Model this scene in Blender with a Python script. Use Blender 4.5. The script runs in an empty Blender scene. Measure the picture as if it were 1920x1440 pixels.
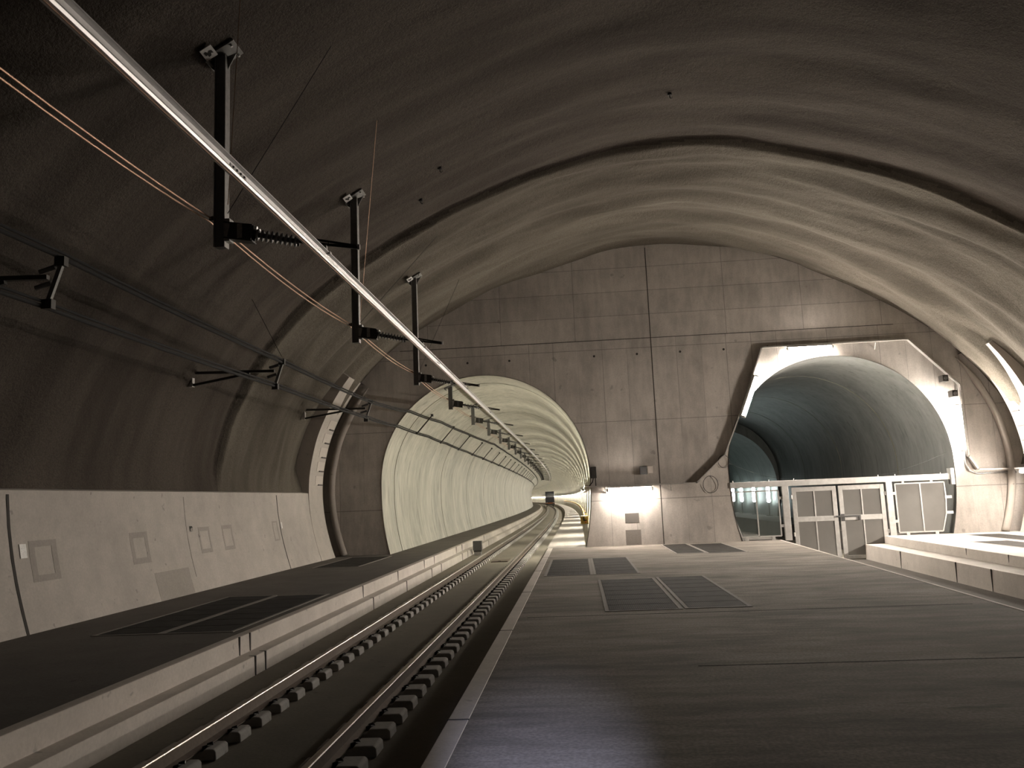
import bpy, bmesh, math, random
from mathutils import Vector, Matrix, noise
from mathutils.geometry import tessellate_polygon
random.seed(7)
S = bpy.context.scene
C = S.collection
PI = math.pi
YW = 31.2                    # the end wall
XC = 3.1                     # middle of the cavern

# ------------------------------------------------------------------ helpers
class MB:
    """collects faces for one mesh"""
    def __init__(s): s.v = []; s.f = []; s.m = []; s.mi = 0
    def add(s, vs, fs):
        o = len(s.v); s.v += [tuple(v) for v in vs]
        for f in fs: s.f.append([i + o for i in f]); s.m.append(s.mi)
        return s
    def quad(s, a, b, c, d): return s.add([a, b, c, d], [(0, 1, 2, 3)])
    def box(s, c, size, mat=None, taper=1.0):
        hx, hy, hz = [q / 2 for q in size]; vs = []
        for z in (-1, 1):
            t = taper if z > 0 else 1
            for x, y in ((-1, -1), (1, -1), (1, 1), (-1, 1)):
                p = Vector((x * hx * t, y * hy * t, z * hz))
                if mat is not None: p = mat @ p
                vs.append(p + Vector(c))
        return s.add(vs, [(3, 2, 1, 0), (4, 5, 6, 7), (0, 1, 5, 4), (1, 2, 6, 5), (2, 3, 7, 6), (3, 0, 4, 7)])
    def mm(s, x0, x1, y0, y1, z0, z1): return s.box(((x0 + x1) / 2, (y0 + y1) / 2, (z0 + z1) / 2), (x1 - x0, y1 - y0, z1 - z0))
    def bar(s, a, b, w, h, up=(0, 0, 1)):
        a = Vector(a); b = Vector(b); d = (b - a); L = d.length; d.normalize()
        u = Vector(up); r = d.cross(u)
        if r.length < 1e-4: r = d.cross(Vector((1, 0, 0)))
        r.normalize(); u = r.cross(d)
        m = Matrix((r, d, u)).transposed()
        return s.box((a + b) / 2, (w, L, h), m)
    def tube(s, pts, r, n=8, cap=True, closed=False):
        pts = [Vector(p) for p in pts]; N = len(pts); vs = []; up0 = None
        for i, p in enumerate(pts):
            if closed: t = pts[(i + 1) % N] - pts[i - 1]
            else: t = pts[min(i + 1, N - 1)] - pts[max(i - 1, 0)]
            t.normalize()
            if up0 is None:
                up0 = Vector((0, 0, 1)) if abs(t.z) < .9 else Vector((1, 0, 0))
            a = t.cross(up0); a.normalize(); b = a.cross(t); up0 = b
            rr = r[i] if isinstance(r, (list, tuple)) else r
            for k in range(n):
                q = 2 * PI * k / n
                vs.append(p + a * math.cos(q) * rr + b * math.sin(q) * rr)
        fs = []
        for i in range(N if closed else N - 1):
            j = (i + 1) % N
            for k in range(n):
                k2 = (k + 1) % n
                fs.append((i * n + k, i * n + k2, j * n + k2, j * n + k))
        if cap and not closed:
            fs.append(tuple(range(n - 1, -1, -1))); fs.append(tuple((N - 1) * n + k for k in range(n)))
        return s.add(vs, fs)
    def sweep(s, prof, path, closed=True, cap=True):
        """prof: list of (dx, z); path: list of (x, y) ; dx is across the track"""
        n = len(prof); vs = []
        for (x, y, k) in path:
            for (dx, z) in prof: vs.append((x + dx, y - dx * k, z))
        fs = []
        for i in range(len(path) - 1):
            for k in range(n if closed else n - 1):
                k2 = (k + 1) % n
                fs.append((i * n + k, i * n + k2, (i + 1) * n + k2, (i + 1) * n + k))
        if closed and cap:
            fs.append(tuple(range(n - 1, -1, -1))); fs.append(tuple((len(path) - 1) * n + k for k in range(n)))
        return s.add(vs, fs)
    def prism(s, poly, axis, a, b):
        """poly of 2-D points extruded along x, y or z from a to b"""
        def P(p, t):
            return {'x': (t, p[0], p[1]), 'y': (p[0], t, p[1]), 'z': (p[0], p[1], t)}[axis]
        n = len(poly)
        vs = [P(p, a) for p in poly] + [P(p, b) for p in poly]
        fs = [tuple(range(n - 1, -1, -1)), tuple(range(n, 2 * n))]
        fs += [(k, (k + 1) % n, n + (k + 1) % n, n + k) for k in range(n)]
        return s.add(vs, fs)
    def build(s, name, mat, parent=None, smooth=False, bevel=0, loc=None, fix=True):
        me = bpy.data.meshes.new(name)
        o0 = Vector(loc) if loc is not None else Vector((0, 0, 0))
        me.from_pydata([Vector(v) - o0 for v in s.v], [], s.f)
        mats = mat if isinstance(mat, (list, tuple)) else [mat]
        for m in mats: me.materials.append(m)
        if len(mats) > 1:
            for p, i in zip(me.polygons, s.m): p.material_index = i
        if fix:
            bm = bmesh.new(); bm.from_mesh(me)
            bmesh.ops.recalc_face_normals(bm, faces=bm.faces); bm.to_mesh(me); bm.free()
        if smooth:
            for p in me.polygons: p.use_smooth = True
        o = bpy.data.objects.new(name, me); C.objects.link(o)
        if parent is not None: o.parent = parent
        if loc is not None: o.location = loc
        if bevel:
            b = o.modifiers.new('bevel', 'BEVEL'); b.width = bevel; b.segments = 2; b.limit_method = 'ANGLE'
        return o

def tag(o, label=None, cat=None, group=None, kind=None):
    if label: o['label'] = label
    if cat: o['category'] = cat
    if group: o['group'] = group
    if kind: o['kind'] = kind
    return o
def struct(o, label=None, cat=None):
    return tag(o, label, cat, None, 'structure')
def empty(name, loc, label, cat, group=None, rz=0):
    o = bpy.data.objects.new(name, None); C.objects.link(o); o.location = loc; o.rotation_euler = (0, 0, rz)
    o.empty_display_size = .2
    return tag(o, label, cat, group)
def copy_tree(o, parent=None):
    c = o.copy(); C.objects.link(c)
    if parent is not None: c.parent = parent
    for ch in list(o.children): copy_tree(ch, c)
    return c

# ------------------------------------------------------------------ materials
class NT:
    def __init__(s, name):
        s.m = bpy.data.materials.new(name); s.m.use_nodes = True
        s.t = s.m.node_tree; s.n = s.t.nodes; s.l = s.t.links
        s.b = s.n['Principled BSDF']; s.out = s.n['Material Output']
        s._co = None
    def put(s, sock, v):
        if isinstance(v, (int, float)): sock.default_value = v
        elif isinstance(v, tuple): sock.default_value = v if len(v) == len(sock.default_value) else tuple(v) + (1,)
        else: s.l.new(v, sock)
    def math(s, op, a, b=0, c=0):
        n = s.n.new('ShaderNodeMath'); n.operation = op
        s.put(n.inputs[0], a); s.put(n.inputs[1], b); s.put(n.inputs[2], c); return n.outputs[0]
    def xyz(s):
        if s._co is None:
            tc = s.n.new('ShaderNodeTexCoord'); sp = s.n.new('ShaderNodeSeparateXYZ')
            s.l.new(tc.outputs['Object'], sp.inputs[0]); s.obj = tc.outputs['Object']; s._co = sp.outputs
        return s._co
    def noise(s, scale, stretch=(1, 1, 1), detail=4, rough=.55, off=(0, 0, 0)):
        s.xyz(); mp = s.n.new('ShaderNodeMapping'); mp.inputs['Scale'].default_value = stretch
        mp.inputs['Location'].default_value = off
        s.l.new(s.obj, mp.inputs[0]); n = s.n.new('ShaderNodeTexNoise'); n.inputs['Scale'].default_value = scale
        n.inputs['Detail'].default_value = detail; n.inputs['Roughness'].default_value = rough
        s.l.new(mp.outputs[0], n.inputs['Vector']); return n.outputs['Fac']
    def ramp(s, v, lo, hi, a=0.0, b=1.0):
        n = s.n.new('ShaderNodeMapRange'); n.interpolation_type = 'SMOOTHSTEP'
        s.put(n.inputs['Value'], v); s.put(n.inputs['From Min'], lo); s.put(n.inputs['From Max'], hi)
        s.put(n.inputs['To Min'], a); s.put(n.inputs['To Max'], b); return n.outputs[0]
    def mix(s, f, a, b):
        n = s.n.new('ShaderNodeMix'); n.data_type = 'RGBA'
        s.put(n.inputs[0], f); s.put(n.inputs[6], a); s.put(n.inputs[7], b); return n.outputs[2]
    def line(s, coord, spacing, off, width):
        """1 on lines at off + k*spacing"""
        p = s.math('PINGPONG', s.math('SUBTRACT', coord, off), spacing / 2)
        return s.math('SUBTRACT', 1.0, s.ramp(p, width * .4, width))
    def at(s, coord, off, width):
        d = s.math('ABSOLUTE', s.math('SUBTRACT', coord, off))
        return s.math('SUBTRACT', 1.0, s.ramp(d, width * .5, width))
    def bump(s, h, strength=.3, dist=.02):
        n = s.n.new('ShaderNodeBump'); n.inputs['Strength'].default_value = strength; n.inputs['Distance'].default_value = dist
        s.l.new(h, n.inputs['Height']); s.l.new(n.outputs[0], s.b.inputs['Normal'])
    def fin(s, col, rough=.9, metal=0.0, spec=None):
        s.put(s.b.inputs['Base Color'], col); s.put(s.b.inputs['Roughness'], rough); s.put(s.b.inputs['Metallic'], metal)
        if spec is not None: s.b.inputs['Specular IOR Level'].default_value = spec
        return s.m

def sc(c, k): return tuple(q * k for q in c)
def concrete(name, col, var=.25, fine=.12, stretch=(1, 1, 1), bump=.15, rough=.9, spots=True, big=.35):
    t = NT(name)
    a = t.noise(big, stretch, 5, .6); b = t.noise(2.2, stretch, 6, .65, (3, 7, 1)); c = t.noise(22, (1, 1, 1), 3, .6)
    f = t.math('ADD', t.math('MULTIPLY', t.ramp(a, .3, .7), .55), t.math('MULTIPLY', t.ramp(b, .3, .7), .45))
    col1 = t.mix(f, sc(col, 1 - var), sc(col, 1 + var))
    col2 = t.mix(t.math('MULTIPLY', t.ramp(c, .35, .65), fine * 2), col1, sc(col, .55))
    if spots:
        d = t.noise(5, (1, 1, 1), 2, .5, (9, 2, 4))
        col2 = t.mix(t.ramp(d, .70, .76, 0, .5), col2, sc(col, .4))
    t.bump(t.math('ADD', c, b), bump, .02)
    return t, col2

WARM = (1.0, .915, .83)
def greyc(v, w=WARM): return (v * w[0], v * w[1], v * w[2])

t, c = concrete('low_wall_concrete', greyc(.44), .16, .08, bump=.08); M_lowwall = t.fin(c, .8)
t, c = concrete('patch_concrete', greyc(.35), .10, .1); M_patch = t.fin(c, .9)
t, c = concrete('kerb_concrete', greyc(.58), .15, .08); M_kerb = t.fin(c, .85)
t, c = concrete('strip_concrete', greyc(.46), .12, .06); M_strip = t.fin(c, .85)
t, c = concrete('plate_concrete', greyc(.56), .06, .04, spots=False); M_plate = t.fin(c, .8)
t = NT('joint_dark'); M_joint = t.fin(greyc(.05), .95)
t = NT('recess_shade'); M_recess = t.fin(greyc(.10), .95)  # recess shade put into the colour of ring joint, slots and vent

# trowelled platform floor: streaks across the tunnel
t = NT('platform_concrete')
a = t.noise(.5, (.6, 1.15, 1), 6, .65); b = t.noise(1.5, (.45, 1.7, 1), 6, .68, (5, 1, 0)); c = t.noise(30, (1, 1, 1), 3, .6)
f = t.math('ADD', t.math('MULTIPLY', t.ramp(a, .3, .7), .5), t.math('MULTIPLY', t.ramp(b, .32, .68), .5))
col = t.mix(f, greyc(.14, (1, .885, .77)), greyc(.40, (1, .89, .785)))
col = t.mix(t.math('MULTIPLY', t.ramp(c, .35, .65), .4), col, greyc(.09))
st = t.noise(.8, (.5, 2.2, 1), 4, .65, (2, 9, 0)); col = t.mix(t.ramp(st, .60, .72, 0, .6), col, greyc(.075))
t.bump(t.math('ADD', b, t.math('MULTIPLY', c, .5)), .25, .015); M_floor = t.fin(col, .95, 0, .12)
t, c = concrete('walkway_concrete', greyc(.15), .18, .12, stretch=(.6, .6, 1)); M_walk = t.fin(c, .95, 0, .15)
t, c = concrete('tunnel_walkway_concrete', greyc(.30), .1, .1); M_tunwalk = t.fin(c, .9)
t, c = concrete('trackbed_concrete', (.21, .19, .155), .12, .1); M_bed = t.fin(c, .95, 0, .2)
t, c = concrete('block_concrete', greyc(.44, (1, .97, .92)), .1, .1); M_block = t.fin(c, .9)

# sprayed concrete of the vault
def sprayed(name, ca, cb, cd):
    t = NT(name)
    a = t.noise(.5, (.3, 1.4, .3), 5, .6); c = t.noise(28, (1, 1, 1), 4, .7); b = t.noise(6, (1, 1, 1), 5, .7)
    col = t.mix(t.ramp(a, .3, .7), ca, cb)
    col = t.mix(t.math('MULTIPLY', t.ramp(c, .35, .65), .5), col, cd)
    t.bump(t.math('ADD', c, t.math('MULTIPLY', b, 2.0)), .6, .035); return t.fin(col, 1.0, 0, .2)
M_shot = sprayed('dark_sprayed_concrete', (.050, .041, .034), (.092, .079, .066), (.03, .025, .021))  # darker tone of the vault before the step
M_shot2 = sprayed('pale_sprayed_concrete', (.075, .065, .052), (.150, .134, .110), (.05, .043, .035))  # paler tone of the vault beyond the step

# end wall, board formed
t = NT('end_wall_concrete'); X, Y, Z = t.xyz()[:3]
up = t.ramp(Z, 7.715, 7.725)
lowv = t.line(X, .93, 3.05, .016); lowv2 = t.noise(1.1, (2.2, 1, .15), 3, .5)
lowv = t.math('MULTIPLY', lowv, t.ramp(lowv2, .35, .62, .2, 1))
lowh = t.math('MAXIMUM', t.at(Z, 7.36, .015), t.math('MAXIMUM', t.at(Z, 4.6, .015), t.at(Z, 1.66, .02)))
uph = t.line(Z, .93, 7.72, .014); upv = t.line(X, 2.85, 3.05, .014)
ln = t.mix(up, t.math('MAXIMUM', lowv, lowh), t.math('MAXIMUM', uph, upv))
a = t.noise(.45, (1, 1, 1), 6, .65); b = t.noise(2.2, (2, 1, .5), 5, .6); d = t.noise(24, (1, 1, 1), 3, .6)
f = t.math('ADD', t.math('MULTIPLY', t.ramp(a, .32, .68), .6), t.math('MULTIPLY', t.ramp(b, .3, .7), .4))
# each board row differs a little
row = t.n.new('ShaderNodeTexWhiteNoise'); row.noise_dimensions = '1D'
t.put(row.inputs['W'], t.mix(up, t.math('FLOOR', t.math('DIVIDE', t.math('SUBTRACT', X, 3.05), .93)), t.math('FLOOR', t.math('DIVIDE', t.math('SUBTRACT', Z, 7.72), .93))))
f = t.math('ADD', f, t.math('MULTIPLY', t.math('SUBTRACT', row.outputs['Value'], .5), .28))
col = t.mix(f, greyc(.37, (1, .93, .86)), greyc(.62, (1, .93, .86)))
col = t.mix(t.math('MULTIPLY', ln, .55), col, greyc(.09))
col = t.mix(t.math('MULTIPLY', t.ramp(d, .4, .7), .15), col, greyc(.15))
sp = t.noise(3.2, (1, 1, 1), 1, .4, (4, 4, 4)); col = t.mix(t.ramp(sp, .76, .82, 0, .35), col, greyc(.11))
t.bump(t.math('SUBTRACT', t.math('MULTIPLY', d, .3), ln), .2, .01); M_endwall = t.fin(col, .9)

# tunnel lining: smooth, pale, streaked round the ring
def lining(name, ca, cb, cdirt):
    t = NT(name)
    a = t.noise(.5, (.8, 1.2, .35), 6, .65); b = t.noise(2.4, (1.6, 1.6, .3), 6, .7, (1, 2, 3)); c = t.noise(12, (1, 1, 1), 3, .6)
    f = t.math('ADD', t.math('MULTIPLY', t.ramp(a, .3, .7), .55), t.math('MULTIPLY', t.ramp(b, .3, .7), .45))
    col = t.mix(f, ca, cb)
    d = t.noise(1.0, (2.5, 2.5, .5), 4, .6, (8, 0, 5)); col = t.mix(t.ramp(d, .55, .70, 0, .6), col, cdirt)
    t.bump(c, .08, .01); return t.fin(col, .55, 0, .5)
M_lin = lining('tunnel_lining_concrete', (.24, .23, .185), (.53, .51, .43), (.16, .15, .115))
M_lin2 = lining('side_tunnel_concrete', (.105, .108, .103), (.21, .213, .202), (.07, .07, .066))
M_far = lining('far_tunnel_concrete', (.13, .145, .135), (.22, .235, .22), (.09, .1, .09))  # separate greenish tone beyond the step in the side tunnel
t = NT('ring_joint'); M_ring = t.fin((.16, .155, .115), .9)

def metal(name, col, rough, metal_=1.0, var=.2, sc_=20):
    t = NT(name); n = t.noise(sc_, (1, 1, 1), 4, .6); col_ = t.mix(t.ramp(n, .3, .7), sc(col, 1 - var), col)
    return t.fin(col_, rough, metal_)
M_alu = metal('aluminium', (.60, .59, .59), .5, 1, .08)
M_copper = metal('copper_wire_metal', (.42, .27, .19), .5, 1)
M_cwire = metal('contact_wire_metal', (.30, .20, .15), .5, 1)
M_galv = metal('galvanised_steel', (.52, .51, .50), .45, .85, .25)
M_gate = metal('gate_galvanised', (.62, .61, .59), .5, .55, .18, 6)
M_post = metal('dark_post_paint', (.17, .167, .16), .6, .2)
M_dark = metal('dark_steel', (.05, .047, .043), .55, .3)
M_rail = metal('rail_steel', (.16, .125, .10), .55, .6)
M_head = metal('rail_head_polish', (.45, .41, .37), .42, 1, .2)
M_cable = metal('black_cable', (.012, .011, .011), .9, 0)
M_ins = metal('insulator_grey', (.10, .10, .10), .35, 0)
M_disc = metal('insulator_disc', (.34, .34, .34), .25, 0)
M_tray = metal('tray_steel', (.55, .53, .50), .5, .5)
M_house = metal('lamp_housing_grey', (.5, .49, .47), .5, .2)
M_white = metal('white_plate', (.75, .74, .72), .5, 0, .1)
M_black = metal('black_paint', (.012, .011, .01), .7, 0)
M_grate = NT('grate_steel'); t = M_grate; X, Y, Z = t.xyz()[:3]
g = t.math('MAXIMUM', t.line(X, .033, 0, .006), t.line(Y, .06, 0, .006))
nz = t.noise(3, (1, 1, 1), 4, .6); col = t.mix(g, (.012, .011, .010), t.mix(t.ramp(nz, .3, .7), (.045, .040, .036), (.085, .077, .069)))
t.bump(g, .5, .01); M_grate = t.fin(col, .9, 0, .15)
t_, c_ = concrete('grate_border_concrete', greyc(.25), .1, .1); M_border = t_.fin(c_, .9)
M_yellow = metal('yellow_paint', (.72, .52, .12), .5, 0)
M_orange = metal('orange_paint', (.62, .20, .05), .5, 0)
M_navy = metal('dark_navy_paint', (.018, .02, .035), .4, 0)
t = NT('cab_glass'); M_cabglass = t.fin((.02, .025, .03), .08, 0)
def emis(name, col, k):
    m = bpy.data.materials.new(name); m.use_nodes = True; n = m.node_tree.nodes; b = n['Principled BSDF']
    b.inputs['Base Color'].default_value = (.8, .8, .8, 1)
    b.inputs['Emission Color'].default_value = tuple(col) + (1,); b.inputs['Emission Strength'].default_value = k
    return m
LK = 350.0
M_tube = emis('lamp_tube_light', (1, .885, .77), LK)
M_side = emis('side_tube_light', (1, .885, .77), LK * 7.0)
M_flood = emis('portal_tube_light', (1, .91, .80), LK * 5.0)
M_tun = emis('tunnel_tube_light', (1, .93, .78), LK * 1.9)
M_cool = emis('cool_tube_light', (.86, 1, .97), LK * .12)
M_glow = emis('indicator_light', (1, .95, .9), 6)
def mesh_mat(name, col, alpha):
    t = NT(name); tr = t.n.new('ShaderNodeBsdfTransparent'); mx = t.n.new('ShaderNodeMixShader')
    n = t.noise(1.2, (1, 1, 1), 4, .6)
    t.fin(t.mix(t.ramp(n, .3, .7), sc(col, .9), col), .6, .1)
    mx.inputs[0].default_value = alpha
    t.l.new(tr.outputs[0], mx.inputs[1]); t.l.new(t.b.outputs[0], mx.inputs[2]); t.l.new(mx.outputs[0], t.out.inputs[0])
    return t.m
M_mesh = mesh_mat('gate_wire_mesh', (.34, .33, .31), .62)
M_clear = mesh_mat('gate_clear_pane', (.22, .26, .24), .22)

# ------------------------------------------------------------------ the line of the track
Y0, RC = 50.0, 3000.0
def dev(y): return 0 if y < Y0 else (y - Y0) ** 2 / (2 * RC)
def slope(y): return 0 if y < Y0 else (y - Y0) / RC
def path(x0, y0, y1, step=5.0, step_near=2.0):
    out = []; y = y0
    while y < y1:
        out.append((x0 - dev(y), y, -slope(y))); y += step_near if y < 60 else step
    out.append((x0 - dev(y1), y1, -slope(y1))); return out
XT = -3.17                                   # track centre
TCX, TCZ, TR = -3.47, 2.65, 3.95             # left tunnel circle
RCX, RCZ, RR = 9.60, 2.65, 4.00              # right tunnel circle

# ------------------------------------------------------------------ vault profile (offset from XC, z)
half = [(12.82, 2.35), (12.82, 2.9), (12.42, 4.34), (11.72, 5.62), (10.62, 6.95), (9.35, 8.0), (8.0, 8.85), (6.56, 9.58), (5.2, 10.17), (4.0, 10.6), (2.7, 10.98), (1.4, 11.22), (0, 11.3)]
ctrl = [(XC - a, z) for a, z in half] + [(XC + a, z) for a, z in reversed(half[:-1])]
def cat(p, n):
    L = [0]
    for i in range(1, len(p)): L.append(L[-1] + math.dist(p[i], p[i - 1]))
    out = []
    for k in range(n + 1):
        d = L[-1] * k / n; i = 0
        while i < len(p) - 2 and L[i + 1] < d: i += 1
        u = (d - L[i]) / (L[i + 1] - L[i])
        p0 = p[max(i - 1, 0)]; p1 = p[i]; p2 = p[i + 1]; p3 = p[min(i + 2, len(p) - 1)]
        out.append(tuple(.5 * ((2 * p1[j]) + (-p0[j] + p2[j]) * u + (2 * p0[j] - 5 * p1[j] + 4 * p2[j] - p3[j]) * u * u + (-p0[j] + 3 * p1[j] - 3 * p2[j] + p3[j]) * u ** 3) for j in (0, 1)))
    return out, L[-1]
NS = 110
prof, PL = cat(ctrl, NS)
nrm = []
for i in range(NS + 1):
    a = prof[max(i - 1, 0)]; b = prof[min(i + 1, NS)]
    tx, tz = b[0] - a[0], b[1] - a[1]; l = math.hypot(tx, tz); nrm.append((-tz / l, tx / l))   # outward
def sm(a, b, x):
    u = min(1, max(0, (x - a) / (b - a))); return u * u * (3 - 2 * u)
STEP = 22.0
def voff(y, i):
    s = PL * i / NS; z = prof[i][1]; w = sm(2.4, 6.0, z); w2 = sm(2.35, 3.2, z)
    n = noise.noise(Vector((s * .11 + y * .05, y * .62, 3.1))) + .6 * noise.noise(Vector((s * .24 - y * .1, y * 1.25, 9.7))) + .3 * noise.noise(Vector((s * .6, y * 2.3, 1.7)))
    fine = noise.noise(Vector((s * 1.3, y * 1.6, 5))) * .018
    wob = .35 * noise.noise(Vector((s * .35, 2.2, 8.8)))
    blend = sm(STEP - .16 + wob * .6, STEP + .10 + wob * .6, y)
    if blend >= 1:
        d = .27 * n * sm(21.6, 23.4, y) + fine
        d += .28 * sm(28.0, 28.9, y) * (1 - sm(29.05, 29.3, y)) * (1 - sm(6.5, 8, z)) * w2     # hollow beside the cast ring
        d += .10 * sm(30.4, 31.0, y)
    else:
        if y > 10.65: o = -.60 + (y - 10.65) * (.60 + .20) / (STEP - 10.65)
        else: o = -.60 + .75 * (1 - sm(6.5, 9.8, y))
        o = o * (w if o < 0 else 1)
        if y > 19: o = max(o, .0) if z < 5 else o
        d = (o + .10 * n) * (1 - blend) + fine
    if i in (0, NS): return .05 * noise.noise(Vector((y * 1.7, 4, i)))
    return d * w2 if z < 3.2 else d
def vpt(y, i):
    d = voff(y, i); return (prof[i][0] + nrm[i][0] * d, y, prof[i][1] + nrm[i][1] * d)
def vault_z(x, y):
    best = None
    for i in range(NS):
        a = vpt(y, i); b = vpt(y, i + 1)
        if (a[0] - x) * (b[0] - x) <= 0 and a[0] != b[0]:
            u = (x - a[0]) / (b[0] - a[0]); z = a[2] + (b[2] - a[2]) * u
            best = z if best is None else max(best, z)
    return best
ys = []; y = -14.0
while y < YW + .3:
    ys.append(y); y += .05 if 21.4 < y < 22.8 else .16 if y > 19 else (.22 if y > 3 else .6)
mb = MB(); n = NS + 1
for y in ys:
    for i in range(n): mb.v.append(vpt(y, i))
for j in range(len(ys) - 1):
    for i in range(NS):
        mb.f.append((j * n + i, j * n + i + 1, (j + 1) * n + i + 1, (j + 1) * n + i))
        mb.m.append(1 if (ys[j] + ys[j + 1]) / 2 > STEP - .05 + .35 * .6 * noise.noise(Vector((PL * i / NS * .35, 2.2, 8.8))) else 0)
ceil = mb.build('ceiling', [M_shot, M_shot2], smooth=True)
struct(ceil, 'dark brown sprayed concrete vault over the cavern, with a brighter stepped band near the end wall', 'ceiling')

# ------------------------------------------------------------------ low side walls
lowp = [(-9.04, -.02), (-9.17, .4), (-9.28, .8), (-9.38, 1.25), (-9.46, 1.75), (-9.505, 2.2), (-9.515, 2.37), (-9.62, 2.40), (-10.6, 2.42), (-10.6, -.02)]
def lowx(z):
    for (xa, za), (xb, zb) in zip(lowp[:6], lowp[1:7]):
        if za <= z <= zb: return xa + (xb - xa) * (z - za) / (zb - za)
    return -9.04
def mir(p): return [(2 * XC - x, z) for x, z in p]
wl = MB().prism(lowp, 'y', -14, 28.9).build('wall_left', M_lowwall); struct(wl, 'pale cast concrete lower side wall on the left, curving up to the dark vault', 'wall')
wr = MB().prism(mir(lowp), 'y', -14, 28.9).build('wall_right', M_lowwall); struct(wr, 'pale cast concrete lower side wall on the right behind the raised walkway', 'wall')
def wallstrip(y0, y1, z0, z1, off=.006, n=8):
    mb = MB(); zs = [z0 + (z1 - z0) * k / n for k in range(n + 1)]
    for a, b in zip(zs, zs[1:]):
        for e in (0,):
            mb.quad((lowx(a) + off, y0, a), (lowx(a) + off, y1, a), (lowx(b) + off, y1, b), (lowx(b) + off, y0, b))
    # rim so the patch has depth
    for yy in (y0, y1):
        for a, b in zip(zs, zs[1:]):
            mb.quad((lowx(a) + off, yy, a), (lowx(b) + off, yy, b), (lowx(b) - .03, yy, b), (lowx(a) - .03, yy, a))
    return mb
for y, w in ((13.24, .07), (25.72, .045), (0.8, .07)):
    wallstrip(y - w / 2, y + w / 2, .0, 2.3, .005).build('joint', M_joint, wl)
wallstrip(19.47, 19.50, .35, 2.25, .005).build('joint', M_patch, wl)
for (y0, y1, z0, z1, bw, bh) in ((13.68, 14.44, .80, 1.5, .15, .11), (16.90, 17.62, .84, 1.5, .13, .12), (20.07, 20.69, .86, 1.5, .07, .1), (21.44, 22.08, .85, 1.5, .07, .1), (25.08, 25.52, .9, 1.5, .07, .05)):
    mb = MB()
    for a in ((y0, y1, z0, z0 + bh), (y0, y1, z1 - bh, z1), (y0, y0 + bw, z0 + bh, z1 - bh), (y1 - bw, y1, z0 + bh, z1 - bh)):
        q = wallstrip(*a, .004, 3); mb.add(q.v, q.f)
    mb.build('repair_outline', M_patch, wl, fix=False)
wallstrip(17.62, 19.2, .0, .60, .004).build('repair_patch', M_patch, wl)
# painted number
cu = bpy.data.curves.new('painted_number', 'FONT'); cu.body = '19'; cu.size = .17; cu.extrude = .002; cu.offset = .006
fo = bpy.data.objects.new('painted_number', cu); C.objects.link(fo); cu.materials.append(M_black); fo.parent = wl
ty = Vector((lowx(1.6) - lowx(1.4), 0, .2)).normalized(); tx = Vector((0, 1, 0))
fo.location = (lowx(1.42) + .012, 19.60, 1.42); fo.rotation_euler = Matrix((tx, ty, tx.cross(ty))).transposed().to_euler(); tag(fo, 'small black number 19 painted on the wall')
def tagplate(y, z, w, h, label):
    o = empty('wall_tag', (lowx(z) + .008, y, z), label, 'tag')
    MB().mm(-.006, .006, -w / 2, w / 2, -h / 2, h / 2).build('plate', M_white, o)
    MB().mm(.006, .009, -w * .3, w * .3, -h * .05, 0).mm(.006, .009, -w * .3, w * .2, h * .15, h * .2).build('print', M_galv, o)
    o.rotation_euler = (0, -.18, 0)
tagplate(13.52, 1.34, .17, .24, 'small white paper tag on the left wall, beside the wide dark joint')
tagplate(25.85, 1.35, .10, .2, 'small white tag on the left wall, next to the thin joint near the cast ring')

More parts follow.
